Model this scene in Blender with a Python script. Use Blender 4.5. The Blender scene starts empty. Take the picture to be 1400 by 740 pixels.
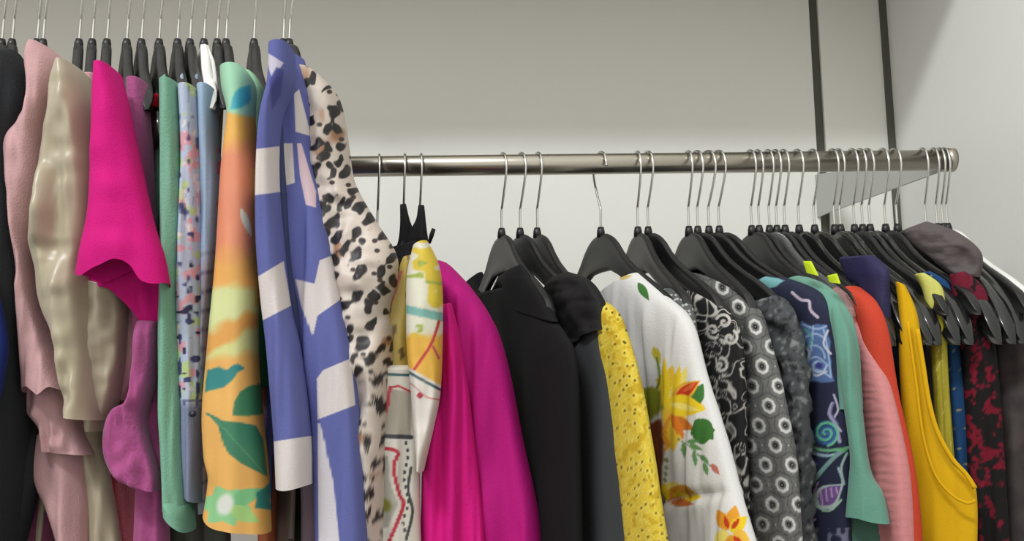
import bpy, bmesh, math
import numpy as np
from mathutils import Vector

# ------------------------------------------------------------------ camera, world, lights
H = 1.35                      # camera height
F = 1200.0                    # focal length in pixels of the 1400 px frame
PITCH = math.radians(9.0)
SP, CP = math.sin(PITCH), math.cos(PITCH)
sc = bpy.context.scene
col = sc.collection
cam_d = bpy.data.cameras.new('camera')
cam_d.sensor_width = 36.0
cam_d.lens = 36.0 * F / 1400.0
cam_d.clip_start = 0.01
cam = bpy.data.objects.new('camera', cam_d)
cam.location = (0, 0, H)
cam.rotation_euler = (math.pi/2 + PITCH, 0, 0)
col.objects.link(cam)
sc.camera = cam
sc.view_settings.view_transform = 'Standard'
sc.view_settings.look = 'None'
sc.view_settings.gamma = 1.0
sc.view_settings.use_curve_mapping = False
sc.view_settings.exposure = 0.0

w = bpy.data.worlds.new('shop_air')
sc.world = w
w.use_nodes = True
w.node_tree.nodes['Background'].inputs[0].default_value = (1.0, 0.97, 0.915, 1)
w.node_tree.nodes['Background'].inputs[1].default_value = 1.10

def area(name, loc, target, sx, sy, power, color):
    d = bpy.data.lights.new(name, 'AREA')
    d.shape = 'RECTANGLE'; d.size = sx; d.size_y = sy; d.energy = power; d.color = color
    o = bpy.data.objects.new(name, d)
    o.location = loc
    o.rotation_euler = (Vector(target) - Vector(loc)).to_track_quat('-Z', 'Y').to_euler()
    col.objects.link(o)
    return o
area('ceiling_lamp_light', (-1.3, -1.5, H+2.79), (0.2, 1.6, H+0.3), 1.4, 0.22, 98, (0.95, 0.99, 1.0))

# ------------------------------------------------------------------ helpers
KC = 0.87                     # cloth colours, measured against the white wall
def lin(c):
    c = np.asarray(c, float) / 255.0
    return np.where(c <= 0.04045, c/12.92, ((c+0.055)/1.055)**2.4)

def ray(x, y):
    a = (np.asarray(x, float) - 700.0) / F
    b = (370.0 - np.asarray(y, float)) / F
    return a, CP - b*SP, b*CP + SP          # x, y, z direction

def at(x, y, Y):
    """world point on the vertical plane Y = const"""
    dx, dy, dz = ray(x, y)
    t = Y / dy
    return Vector((float(dx*t), float(Y), H + float(dz*t)))

def proj(X, Y, Z):
    Z = Z - H
    d = Y*CP + Z*SP
    return 700 + F*X/d, 370 - F*(Z*CP - Y*SP)/d

def mat(name, rgb, rough=0.85, metal=0.0, sheen=0.0, bump=0.0, scale=400.0, dye=False, var=0.0, coat=0.0, stretch=None, alpha=1.0):
    m = bpy.data.materials.new(name); m.use_nodes = True
    nt = m.node_tree; bs = nt.nodes['Principled BSDF']
    c = lin(rgb)
    bs.inputs['Base Color'].default_value = (*c, 1)
    bs.inputs['Roughness'].default_value = rough
    bs.inputs['Metallic'].default_value = metal
    bs.inputs['Specular IOR Level'].default_value = 0.25 if not metal and rough > 0.5 else 0.5
    if sheen: bs.inputs['Sheen Weight'].default_value = sheen
    if coat: bs.inputs['Coat Weight'].default_value = coat
    tc = nt.nodes.new('ShaderNodeTexCoord')
    mp = nt.nodes.new('ShaderNodeMapping')
    if stretch: mp.inputs['Scale'].default_value = stretch
    nt.links.new(tc.outputs['Object'], mp.inputs['Vector'])
    src = None
    if dye:
        a = nt.nodes.new('ShaderNodeAttribute'); a.attribute_name = 'dye'
        src = a.outputs['Color']
    if var:
        n = nt.nodes.new('ShaderNodeTexNoise'); n.inputs['Scale'].default_value = scale/6; n.inputs['Detail'].default_value = 3
        nt.links.new(mp.outputs['Vector'], n.inputs['Vector'])
        mx = nt.nodes.new('ShaderNodeMixRGB'); mx.blend_type = 'MULTIPLY'; mx.inputs[0].default_value = var
        cr = nt.nodes.new('ShaderNodeValToRGB')
        cr.color_ramp.elements[0].position = 0.3; cr.color_ramp.elements[0].color = (0.35, 0.35, 0.35, 1)
        cr.color_ramp.elements[1].position = 0.7; cr.color_ramp.elements[1].color = (1, 1, 1, 1)
        nt.links.new(n.outputs['Fac'], cr.inputs[0]); nt.links.new(cr.outputs[0], mx.inputs[2])
        if src: nt.links.new(src, mx.inputs[1])
        else: mx.inputs[1].default_value = (*c, 1)
        src = mx.outputs[0]
    if src: nt.links.new(src, bs.inputs['Base Color'])
    if bump:
        n = nt.nodes.new('ShaderNodeTexNoise'); n.inputs['Scale'].default_value = scale; n.inputs['Detail'].default_value = 4
        nt.links.new(mp.outputs['Vector'], n.inputs['Vector'])
        b = nt.nodes.new('ShaderNodeBump'); b.inputs['Strength'].default_value = bump; b.inputs['Distance'].default_value = 0.002
        nt.links.new(n.outputs['Fac'], b.inputs['Height']); nt.links.new(b.outputs[0], bs.inputs['Normal'])
    if alpha < 1:
        bs.inputs['Transmission Weight'].default_value = 1 - alpha
        bs.inputs['IOR'].default_value = 1.12
    return m

def link(name, me, m, parent=None, smooth=True):
    o = bpy.data.objects.new(name, me); col.objects.link(o)
    if m: me.materials.append(m)
    if smooth: me.polygons.foreach_set('use_smooth', [True]*len(me.polygons))
    if parent: o.parent = parent
    return o

def root(name, label, cat, loc=(0,0,0), group=None):
    o = bpy.data.objects.new(name, None); col.objects.link(o)
    o.empty_display_size = 0.02
    o.location = loc
    o['label'] = label; o['category'] = cat
    if group: o['group'] = group
    return o

def grid_mesh(name, P, wrap=True, cap0=False, cap1=False):
    """P : rows x cols x 3"""
    nr, nc = P.shape[:2]
    me = bpy.data.meshes.new(name)
    idx = np.arange(nr*nc).reshape(nr, nc)
    a = idx[:-1]; b = idx[1:]
    if wrap:
        q = np.stack([a, np.roll(a, -1, 1), np.roll(b, -1, 1), b], -1).reshape(-1, 4)
    else:
        q = np.stack([a[:, :-1], a[:, 1:], b[:, 1:], b[:, :-1]], -1).reshape(-1, 4)
    loops = [q.reshape(-1)]; starts = list(range(0, 4*len(q), 4)); tot = [4]*len(q)
    n = 4*len(q)
    for c, r in ((cap0, idx[0]), (cap1, idx[-1])):
        if c:
            loops.append(r if c is True else r[::-1]); starts.append(n); tot.append(nc); n += nc
    L = np.concatenate(loops).astype(np.int32)
    me.vertices.add(nr*nc); me.vertices.foreach_set('co', P.reshape(-1).astype(np.float32))
    me.loops.add(len(L)); me.loops.foreach_set('vertex_index', L)
    me.polygons.add(len(starts)); me.polygons.foreach_set('loop_start', np.array(starts, np.int32))
    me.polygons.foreach_set('loop_total', np.array(tot, np.int32))
    me.update(calc_edges=True); me.validate()
    bm = bmesh.new(); bm.from_mesh(me); bmesh.ops.recalc_face_normals(bm, faces=bm.faces); bm.to_mesh(me); bm.free()
    return me

def tube_P(pts, rad, n=10):
    pts = [Vector(p) for p in pts]
    if not hasattr(rad, '__len__'): rad = [rad]*len(pts)
    rows = []; up = None
    for i, p in enumerate(pts):
        t = (pts[min(i+1, len(pts)-1)] - pts[max(i-1, 0)]).normalized()
        if up is None:
            up = t.orthogonal().normalized()
        up = (up - t*up.dot(t)).normalized()
        s = t.cross(up)
        rows.append([[*(p + (up*math.cos(k*2*math.pi/n) + s*math.sin(k*2*math.pi/n))*rad[i])] for k in range(n)])
    return np.array(rows)

def tube(name, pts, rad, m, parent=None, n=10):
    return link(name, grid_mesh(name, tube_P(pts, rad, n), True, True, -1), m, parent)

def smooth_pts(pts, n):
    """Catmull-Rom through pts, n samples"""
    p = np.array(pts, float); k = len(p)
    if k == 1: return np.repeat(p, n, 0)
    t = np.linspace(0, k-1, n); i = np.clip(t.astype(int), 0, k-2); f = (t - i)[:, None]
    g = lambda j: p[np.clip(j, 0, k-1)]
    a, b, c, d = g(i-1), g(i), g(i+1), g(i+2)
    return 0.5*(2*b + (c-a)*f + (2*a-5*b+4*c-d)*f*f + (-a+3*b-3*c+d)*f**3)

def vnoise(x, y, seed=0):
    xi = np.floor(x).astype(np.int64); yi = np.floor(y).astype(np.int64)
    fx = x - xi; fy = y - yi; fx = fx*fx*(3-2*fx); fy = fy*fy*(3-2*fy)
    def h(a, b):
        n = (a*374761393 + b*668265263 + seed*1442695041) & 0x7fffffff
        n = ((n ^ (n >> 13))*1274126177) & 0x7fffffff
        return ((n ^ (n >> 16)) & 0xffff) / 32767.5 - 1
    return (h(xi, yi)*(1-fx) + h(xi+1, yi)*fx)*(1-fy) + (h(xi, yi+1)*(1-fx) + h(xi+1, yi+1)*fx)*fy

def box(name, x0, x1, y0, y1, z0, z1, m, parent=None, bev=0.0):
    bm = bmesh.new(); bmesh.ops.create_cube(bm, size=1)
    for v in bm.verts:
        v.co = ((x0+x1)/2 + v.co.x*(x1-x0), (y0+y1)/2 + v.co.y*(y1-y0), (z0+z1)/2 + v.co.z*(z1-z0))
    if bev: bmesh.ops.bevel(bm, geom=bm.edges[:], offset=bev, segments=2, affect='EDGES')
    me = bpy.data.meshes.new(name); bm.to_mesh(me); bm.free()
    return link(name, me, m, parent, smooth=False)

def struct(o):
    o['kind'] = 'structure'; return o

# ------------------------------------------------------------------ setting
WALL_Y, WALL_X = 1.70, 0.769
m_wall = mat('painted_wall', (232, 231, 225), 0.75, bump=0.15, scale=60)
m_side = mat('painted_side_wall', (226, 226, 222), 0.75, bump=0.15, scale=60)
m_slot = mat('dark_slot', (88, 88, 80), 0.6)
m_floor = mat('floor_tile', (92, 88, 84), 0.5, var=0.3, scale=20)
m_shelf = mat('shelf_board', (190, 188, 178), 0.6)
SX0, SX1 = 0.611, 0.630          # slot in the back wall
ledge_z = H + 0.30
struct(box('floor', -3.5, WALL_X+0.08, -5.0, WALL_Y+0.08, -0.05, 0.0, m_floor))
struct(box('wall_back', -3.5, SX0, WALL_Y, WALL_Y+0.06, 0, 3.2, m_wall))
p2 = struct(box('wall_back_end_panel', SX1, WALL_X-0.014, WALL_Y, WALL_Y+0.06, 0, 3.2, m_wall))
struct(box('trim_1', SX0, SX1, WALL_Y+0.008, WALL_Y+0.05, 0, 3.2, m_slot))
struct(box('trim_2', WALL_X-0.014, WALL_X+0.002, WALL_Y-0.004, WALL_Y+0.05, 0, 3.2, m_slot))
struct(box('wall_right', WALL_X, WALL_X+0.06, -1.2, WALL_Y+0.06, 0, 3.2, m_side))
p2.name = 'wall_back.001'

# steel slot marks of the wall standard are part of trim_1 ; the upper shelf over the rails
t = root('wall_shelf', 'pale wall shelf running above both clothes rails', 'shelf', (0, 1.5, H+0.865))
o = box('shelf_board', -3.3, WALL_X-0.003, -0.29, WALL_Y-1.5, 0, 0.025, m_shelf, t, 0.002)

m_steel = mat('brushed_steel', (178, 172, 160), 0.28, metal=1.0, bump=0.05, scale=30, stretch=(0.05, 8, 8))
m_chrome = mat('chrome_wire', (205, 205, 200), 0.22, metal=1.0)
m_brk = mat('bracket_paint', (176, 178, 172), 0.45)
m_dark = mat('dark_cap', (70, 68, 62), 0.4, metal=0.6)

RY = 1.20
rA = at(480, 228, RY); rB = at(1303, 219, RY)
def rail_z(x): return rA.z + (rB.z-rA.z)*(x-rA.x)/(rB.x-rA.x)
RR = 0.0146
rail = root('clothes_rail', 'long polished steel clothes rail across the middle of the wall', 'clothes rail', (rB.x, RY, rail_z(rB.x)))
xL = -0.62
tube('rail_tube', [(xL-rB.x, 0, rail_z(xL)-rail.location.z), (-0.002, 0, 0)], RR, m_steel, rail, 40)
tube('end_cap', [(-0.012, 0, 0), (0.0, 0, 0)], RR+0.0022, m_steel, rail, 40)
def bracket(xw, parent, z0):
    bm = bmesh.new()
    prof = [(RY-0.004, -0.016), (RY-0.004, 0.012), (RY+0.05, 0.02), (WALL_Y, 0.115), (WALL_Y, 0.028), (WALL_Y-0.06, 0.024)]
    for s in (0, 0.004):
        vs = [bm.verts.new((xw+s-parent.location.x, a-parent.location.y, b+z0-parent.location.z)) for a, b in prof]
        if s == 0: f0 = vs; bm.faces.new(vs)
        else: bm.faces.new(vs[::-1]); f1 = vs
    for i in range(len(prof)):
        j = (i+1) % len(prof); bm.faces.new((f0[j], f0[i], f1[i], f1[j]))
    bmesh.ops.recalc_face_normals(bm, faces=bm.faces)
    me = bpy.data.meshes.new('wall_bracket'); bm.to_mesh(me); bm.free()
    return link('wall_bracket', me, m_brk, parent, False)
bracket(0.6045, rail, rail_z(0.6045))
bracket(xL+0.03, rail, rail_z(xL))

LY = 1.10
LRZ = at(300, 60, LY).z + 0.0975
lrail = root('upper_clothes_rail', 'upper steel rail at the left from which the left row of tops hangs', 'clothes rail', (at(400, 0, LY).x, LY, LRZ))
tube('rail_tube', [(-0.95, 0, 0), (0.0, 0, 0)], RR, m_steel, lrail, 32)
tube('end_cap', [(-0.004, 0, 0), (0.010, 0, 0)], RR+0.002, m_dark, lrail, 32)
for dx in (-0.93, -0.03):
    hz = H+0.865-LRZ
    tube('drop_arm', [(dx, 0.0, 0.012), (dx, 0.0, hz*.7), (dx, 0.01, hz*.86), (dx, 0.04, hz*.96), (dx, 0.10, hz-.008), (dx, 0.20, hz-.008)], 0.007, m_steel, lrail, 16)

# ------------------------------------------------------------------ hangers
m_black = mat('black_plastic', (23, 23, 24), 0.40)
m_gloss = mat('glossy_black_plastic', (26, 27, 27), 0.2, coat=0.4)
m_whitep = mat('white_plastic', (225, 225, 220), 0.4)
m_clear = mat('clear_plastic', (228, 230, 228), 0.1, alpha=0.08)
DROP = 1.18
def ztop(u):
    a = abs(u)
    return DROP*float(np.interp(a, [0, .02, .035, .05, .065, .085, .11, .15, .185, .205], [0, -.002, -.007, -.016, -.029, -.043, -.056, -.074, -.092, -.110]))
def zbot(u):
    a = abs(u)
    return DROP*float(np.interp(a, [0, .03, .06, .085, .11, .15, .185, .205], [-.046, -.047, -.057, -.068, -.078, -.095, -.112, -.124]))
def arm_mesh(HL, thick_end, droop=0.0, mid=0.0045):
    us = np.linspace(-HL, HL, 57); rows = []
    n = 16
    for u in us:
        zt, zb = ztop(u*0.205/HL), zbot(u*0.205/HL)
        dr = droop*(abs(u)/HL)**5; zt -= dr*.8; zb -= dr*1.3
        e = min(1.0, (HL-abs(u))/0.012); e = math.sqrt(max(e, 0.0))*0.92 + 0.08
        zc, hh = (zt+zb)/2, (zt-zb)/2*e
        tk = (mid + thick_end*(abs(u)/HL)**2)*(e**0.5)
        r = []
        for k in range(n):
            th = 2*math.pi*k/n
            cz, sy = math.cos(th), math.sin(th)
            # thick rim along the top and bottom edge, thin web between
            rim = 0.55 + 0.45*abs(cz)
            r.append((u, tk*np.sign(sy)*abs(sy)**0.5*rim*(1.2 if abs(cz) > .6 else 1.0), zc + hh*np.sign(cz)*abs(cz)**0.8))
        rows.append(r)
    return grid_mesh('hanger_arms', np.array(rows), True, True, -1)
me_arm = arm_mesh(0.20, 0.0025)
me_arm_thick = arm_mesh(0.20, 0.0070, 0.032)
me_arm_left = arm_mesh(0.165, 0.0015, 0.0, 0.0068)
hp = smooth_pts([(0,0,-.004), (0,0,.02), (0,0,.036), (.0030,0,.043), (.0125,0,.064), (.0205,0,.086), (.0205,0,.100), (.014,0,.1125), (0,0,.118), (-.014,0,.1125), (-.0205,0,.101), (-.0208,0,.097), (-.0212,0,.093)], 48)
me_hook = grid_mesh('hook', tube_P(hp, 0.0017, 8), True, True, -1)
me_collar = grid_mesh('collar', tube_P([(0,0,-.004), (0,0,.004), (0,0,.010)], [0.0060, 0.0056, 0.0042], 12), True, True, -1)
def hanger_z(x, left):
    return (LRZ if left else rail_z(x)) - 0.1012
def phi_for(px0, pxe, Y0):
    X0 = at(px0, 225 if Y0 == RY else 60, Y0).x
    best = None
    for ph in np.linspace(35, 112, 300):
        p = math.radians(ph)
        e = proj(X0 + .2*math.cos(p), Y0 - .2*math.sin(p), hanger_z(X0, Y0 == LY) - .1)[0]
        if best is None or abs(e-pxe) < best[0]: best = (abs(e-pxe), p)
    return best[1]
HANG = {}
def hanger(key, px, pxe, label, left=False, flip=False, kind='black', dz=0.0):
    Y0 = LY if left else RY
    X0 = at(px, 20 if left else 225, Y0).x
    ph = phi_for(px, pxe, Y0)
    z = hanger_z(X0, left)
    h = root('clothes_hanger', label, 'hanger', (X0, Y0, z), 'hangers on the upper left rail' if left else 'hangers on the long rail')
    h.rotation_euler = (0, 0, -ph)
    mt = {'black': m_black, 'gloss': m_gloss, 'white': m_whitep, 'clear': m_clear}[kind]
    me = me_arm_thick if kind == 'gloss' else me_arm
    if left: me = me_arm_left
    me = me if kind == 'black' else me.copy()
    a = bpy.data.objects.new('hanger_arms', me); col.objects.link(a); a.parent = h
    me.materials.clear(); me.materials.append(mt)
    me.polygons.foreach_set('use_smooth', [True]*len(me.polygons))
    for nm, mm, q in (('hook', me_hook, m_chrome), ('collar', me_collar, m_black)):
        o = bpy.data.objects.new(nm, mm); col.objects.link(o); o.parent = h
        if not mm.materials:
            mm.materials.append(q); mm.polygons.foreach_set('use_smooth', [True]*len(mm.polygons))
        if nm == 'hook' and flip: o.scale = (-1, -1, 1)
    HANG[key] = (X0, Y0, z, ph)
    return h

# ------------------------------------------------------------------ cloth
class Dye:
    """a fabric print painted on the cloth itself, in flat colours"""
    def __init__(s, x, y, rgb):
        s.x = x; s.y = y; s.c = np.tile(np.array(rgb, float), (len(x), 1))
    def mix(s, m, rgb):
        m = np.clip(m, 0, 1)[:, None]; s.c = s.c*(1-m) + np.array(rgb, float)*m
    def ell(s, cx, cy, rx, ry, rgb, rot=0, soft=0.12, wob=0):
        r = math.radians(rot); dx = s.x-cx; dy = s.y-cy
        u = (dx*math.cos(r)+dy*math.sin(r))/rx; v = (-dx*math.sin(r)+dy*math.cos(r))/ry
        d = np.sqrt(u*u+v*v)
        if wob: d = d*(1+wob*np.sin(5*np.arctan2(v, u)+cx))
        s.mix((1-d)/soft+0.5, rgb)
    def ring(s, cx, cy, r, wd, rgb, ry=None):
        ry = ry or r
        d = np.sqrt(((s.x-cx)/r)**2+((s.y-cy)/ry)**2)*r
        s.mix((wd/2-np.abs(d-r))/0.8+0.5, rgb)
    def poly(s, pts, rgb, wob=0, soft=1.0):
        x, y = s.x, s.y
        if wob:
            x = x + wob*vnoise(s.x/9, s.y/9, 3); y = y + wob*vnoise(s.x/9, s.y/9, 4)
        ins = np.zeros(len(x), bool); dist = np.full(len(x), 1e9)
        n = len(pts)
        for i in range(n):
            (x1, y1), (x2, y2) = pts[i], pts[(i+1) % n]
            c = ((y1 > y) != (y2 > y)) & (x < (x2-x1)*(y-y1)/((y2-y1) if y2 != y1 else 1e-9)+x1)
            ins ^= c
            L2 = (x2-x1)**2+(y2-y1)**2+1e-9
            tt = np.clip(((x-x1)*(x2-x1)+(y-y1)*(y2-y1))/L2, 0, 1)
            dist = np.minimum(dist, np.hypot(x-x1-tt*(x2-x1), y-y1-tt*(y2-y1)))
        sd = np.where(ins, dist, -dist)
        s.mix(sd/soft+0.5, rgb)
    def line(s, pts, wd, rgb, n=0):
        if n: pts = smooth_pts(pts, n)
        dist = np.full(len(s.x), 1e9)
        for (x1, y1), (x2, y2) in zip(pts[:-1], pts[1:]):
            L2 = (x2-x1)**2+(y2-y1)**2+1e-9
            tt = np.clip(((s.x-x1)*(x2-x1)+(s.y-y1)*(y2-y1))/L2, 0, 1)
            dist = np.minimum(dist, np.hypot(s.x-x1-tt*(x2-x1), s.y-y1-tt*(y2-y1)))
        s.mix(wd/2-dist+0.5, rgb)
    def leaf(s, a, b, wd, rgb, vein=None):
        (x1, y1), (x2, y2) = a, b
        L = math.hypot(x2-x1, y2-y1); ux, uy = (x2-x1)/L, (y2-y1)/L
        u = ((s.x-x1)*ux+(s.y-y1)*uy)/L; v = -(s.x-x1)*uy+(s.y-y1)*ux
        hw = wd/2*np.sin(np.pi*np.clip(u, 0, 1)**0.8)
        s.mix((hw-np.abs(v)), rgb)
        if vein is not None: s.mix(np.where((u > 0.05) & (u < .95), 0.9-np.abs(v), 0)*.8, vein)
    def spiral(s, cx, cy, r, turns, wd, rgb, a0=0, sgn=1):
        th = np.linspace(0, turns*2*math.pi, int(turns*16)+2)
        k = r*(1-th/th[-1]*0.9)
        s.line([(cx+k[i]*math.cos(a0+sgn*th[i]), cy+k[i]*math.sin(a0+sgn*th[i])) for i in range(len(th))], wd, rgb)
    def speck(s, lx, ly, th, rgb, seed=0, ox=0.7):
        """random blobs"""
        v = vnoise(s.x/lx, s.y/ly, seed) + 0.45*vnoise(s.x/lx*2.1, s.y/ly*2.1, seed+9)
        s.mix((v-th)*6, rgb)
    def cells(s, px, py, jit, seed=0):
        """nearest jittered grid point: distance vector"""
        gx = s.x/px; gy = s.y/py; best = np.full(len(gx), 1e9); bx = np.zeros(len(gx)); by = bx.copy(); bi = bx.copy()
        for i in (-1, 0, 1):
            for j in (-1, 0, 1):
                ci = np.floor(gx)+i; cj = np.floor(gy)+j
                r1 = vnoise(ci+.0, cj+.0, seed+1); r2 = vnoise(ci, cj, seed+2)
                qx = (ci+.5+.5*jit*r1 + 0.5*(np.mod(cj, 2)))*px; qy = (cj+.5+.5*jit*r2)*py
                dx = s.x-qx; dy = s.y-qy; d = dx*dx+dy*dy
                k = d < best; best = np.where(k, d, best); bx = np.where(k, dx, bx); by = np.where(k, dy, by); bi = np.where(k, r1, bi)
        return bx, by, bi

def set_dye(me, rgb):
    a = me.color_attributes.new('dye', 'FLOAT_COLOR', 'POINT')
    c = np.ones((len(me.vertices), 4), np.float32); c[:, :3] = lin(np.clip(rgb, 0, 255)*KC)
    a.data.foreach_set('color', c.reshape(-1))

def plane(px, Y, phi_deg=None, k=None, py=225):
    p = at(px, py, Y)
    ph = math.radians(phi_deg)
    return (p.x, p.y, ph)
def hplane(key, off=0.0):
    X0, Y0, z, ph = HANG[key]
    return (X0 - off*math.sin(ph), Y0 - off*math.cos(ph), ph)

def drape(name, Lp, Rp, pl, T, m, parent, print_fn=None, folds=(0.004, 18, 170), hem=None, seed=0, step=2.2, topr=0.06, lean=0.0, curl=0.0, base=(128,128,128), extra=None, ymax=1.42):
    """a hanging piece of cloth: left and right edges as seen from the shop, hung in a
    vertical plane, with real front and back faces, thickness T and folds"""
    Lp, Rp = np.array(Lp, float), np.array(Rp, float)
    ln = max(np.hypot(*(np.diff(Lp, axis=0).T)).sum(), np.hypot(*(np.diff(Rp, axis=0).T)).sum())
    wd = np.hypot(*(smooth_pts(Rp, 40)-smooth_pts(Lp, 40)).T).max()
    nr = int(max(24, ln/step)); ns = int(max(14, wd/step))
    L = smooth_pts(Lp, nr); R = smooth_pts(Rp, nr)
    nc = 2*ns
    th = np.arange(nc)/nc*2*math.pi
    s = -np.sign(np.cos(th))*np.abs(np.cos(th))**0.85        # -1 left .. 1 right
    side = np.sin(th)
    f = (s+1)/2
    V = np.linspace(0, 1, nr)[:, None]
    X = L[:, :1]*(1-f) + R[:, :1]*f; Y = L[:, 1:]*(1-f) + R[:, 1:]*f
    if hem is not None:
        hs, hd = zip(*hem)
        wv = np.clip((V-0.55)/0.45, 0, 1); wv = wv*wv*(3-2*wv)
        hh = smooth_pts(list(zip(hs, hd)), 80); Y = Y + np.interp(f, hh[:, 0], hh[:, 1])[None, :]*wv
    dx, dy, dz = ray(X, Y)
    px, py, ph = pl
    nx, ny = math.sin(ph), math.cos(ph)
    den = nx*dx + ny*dy
    t = (nx*px + ny*py)/np.where(np.abs(den) < 1e-3, 1e-3, den)
    t = np.clip(t, 0.80/dy, ymax/dy)
    P = np.stack([dx*t, dy*t, dz*t+H], -1)
    if ny < 0: nx, ny = -nx, -ny
    nvec = np.array([nx, ny, 0.0])
    tp = np.sqrt(np.clip((V+0.02)/topr, 0, 1))
    prof = np.abs(side)**0.75*np.sign(side)
    off = prof[None, :]*T*tp
    a, lx, ly = folds
    w2 = (1-np.abs(s)**3)[None, :]
    fold = vnoise(X/lx + 0.6*vnoise(X/60, Y/90, seed+5), Y/ly, seed) + 0.5*vnoise(X/lx*2.2, Y/ly*1.7, seed+1) + 0.25*vnoise(X/lx*0.9, Y/(ly*0.22), seed+2)
    grow = 0.35 + 0.65*np.clip(V*2.5, 0, 1)
    off = off + fold*a*w2*grow
    if extra is not None: off = off - extra(X, Y)*w2
    off = off + lean*V + curl*(s[None, :]**2)*V
    P = P + off[..., None]*nvec
    me = grid_mesh(name, P, True, True, False)
    o = link(name, me, m, parent)
    if print_fn is not None:
        qx, qy = proj(P[..., 0], P[..., 1], P[..., 2]); d = Dye(qx.reshape(-1), qy.reshape(-1), base); print_fn(d); set_dye(me, d.c)
    return o

def bag(name, key, m, parent, u0=-0.2, u1=0.15, length=0.6, T=0.0085, neck=0.13, seed=0, base=None, drop=0.03, low=None):
    """the body of a garment on its hanger: shoulder line, neck opening, side seams, hem"""
    X0, Y0, z0, ph = HANG[key]
    if low is None: low = 0.012 if Y0 == LY else 0.034
    ns = 44; nr = 50; nc = 2*ns
    th = np.arange(nc)/nc*2*math.pi
    s = -np.sign(np.cos(th))*np.abs(np.cos(th))**0.85; side = np.sin(th)
    f = (s+1)/2; u = u0 + (u1-u0)*f
    V = np.linspace(0, 1, nr)[:, None]
    zt = np.array([ztop(q)+0.004-low for q in u])
    nk = np.clip(1-np.abs(u)/neck, 0, 1); nk = nk*nk*(3-2*nk)
    zt = zt - nk*(drop+0.04*(1-np.abs(side)*0)) - np.where(np.abs(u) < neck, 0.0, 0)
    zb = -length + 0.006*np.sin(u*70+seed)
    Z = zt[None, :] + (zb-zt)[None, :]*V
    uu = np.repeat(u[None, :], nr, 0)*(1-0.06*np.sin(V*2.2))
    ramp = np.sqrt(np.clip((V+0.004)/0.05, 0, 1))
    vv = (np.abs(side)**0.6*np.sign(side))[None, :]*T*ramp
    vv = vv + 0.004*vnoise(uu/0.02, Z/0.25, seed)*V
    P = np.stack([uu, vv, Z], -1)
    # hanger frame -> world
    c, sn = math.cos(-ph), math.sin(-ph)
    W = np.stack([X0 + P[..., 0]*c - P[..., 1]*sn, Y0 + P[..., 0]*sn + P[..., 1]*c, z0 + P[..., 2]], -1)
    me = grid_mesh(name, W, True, False, False)
    o = link(name, me, m, parent)
    if base is not None: set_dye(me, np.tile(np.array(base, float), (len(me.vertices), 1)))
    return o

m_dye = mat('printed_cotton', (128,128,128), 0.85, dye=True, bump=0.25, scale=500)
m_dye_silk = mat('printed_satin', (128,128,128), 0.5, dye=True, bump=0.12, scale=300)
def cloth(name, rgb, **k):
    kw = dict(rough=0.88, bump=0.3, scale=450); kw.update(k)
    return mat(name, tuple(q*KC for q in rgb), **kw)
def garment(name, label, cat, px, py, Y):
    # the root of a garment sits at its neck; parts are built in world space around it
    return root(name, label, cat, (0, 0, 0), None)

exec_left = True
# =================================================================== LEFT ROW
lab = 'black hanger holding '
LH = [('l1', 6, 20, 'the charcoal cardigan, left one of its pair'),
      ('l2', 20, 34, 'the charcoal cardigan, right one of its pair'),
      ('l3', 54, 60, 'the dusty pink blouse, left one of its pair'),
      ('l4', 62, 74, 'the dusty pink blouse, right one of its pair'),
      ('l5', 111, 110, 'the cream satin blouse'),
      ('l6', 129, 128, 'the pale pink top behind the cream satin blouse'),
      ('l7', 149, 150, 'the bright magenta short-sleeved top'),
      ('l8', 176, 188, 'the orchid purple knit'),
      ('l9', 196, 212, 'the wine red dress'),
      ('l10', 220, 238, 'the mint green shirt'),
      ('l11', 245, 261, 'the pale blue floral shirt'),
      ('l12', 262, 284, 'the light blue shirt'),
      ('l13', 299, 318, 'the orange tropical shirt, left one of its pair'),
      ('l14', 311, 336, 'the orange tropical shirt, right one of its pair'),
      ('l15', 349, 366, 'the dark green dress beside the blue and cream coat'),
      ('l16', 389, 396, 'the blue and cream coat'),
      ('l17', 397, 450, 'the leopard print blouse')]
for key, px, pe, tx in LH:
    hanger(key, px, pe, lab + tx, left=True)
hanger('lw', 281, 298, 'white plastic hanger between the light blue shirt and the orange tropical shirt', left=True, kind='white')

# --- charcoal cardigan
m = cloth('charcoal_knit', (44, 47, 50))
g = garment('cardigan', 'long charcoal grey cardigan hanging at the far left edge of the upper rail', 'cardigan', 0, 0, 0)
bag('body', 'l2', m, g, length=0.62, seed=1)
drape('sleeve', [(-30,90), (-30,200), (-16,330), (12,430), (12,520), (-4,600), (-40,800)], [(24,72), (47,136), (36,200), (38,330), (42,430), (42,560), (10,800)], plane(0, .95, 0), .045, m, g, folds=(.007, 14, 260), seed=3)
drape('front_panel', [(14,540), (2,600), (0,660), (-10,800)], [(40,470), (52,560), (55,640), (16,800)], plane(20, .97, 0), .02, m, g, seed=8)
m = cloth('cobalt_cotton', (18, 36, 104))
g = garment('cotton_shirt', 'cobalt blue top just showing at the far left edge behind the charcoal cardigan', 'top', 0,0,0)
bag('body', 'l1', m, g, length=0.62, seed=2)
drape('sleeve', [(-90,130), (-80,300), (-70,430), (-70,540), (-80,720)], [(-60,125), (-34,300), (4,430), (4,520), (-50,720)], plane(0, .885, 0), .012, m, g, seed=2)
m = cloth('mauve_velvet', (140, 70, 105), sheen=.3)
g = garment('mauve_dress', 'mauve velvet dress showing low between the charcoal cardigan and the dusty pink blouse', 'dress', 0,0,0)
bag('body', 'l3', m, g, length=0.75, seed=4, u1=.1)
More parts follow.
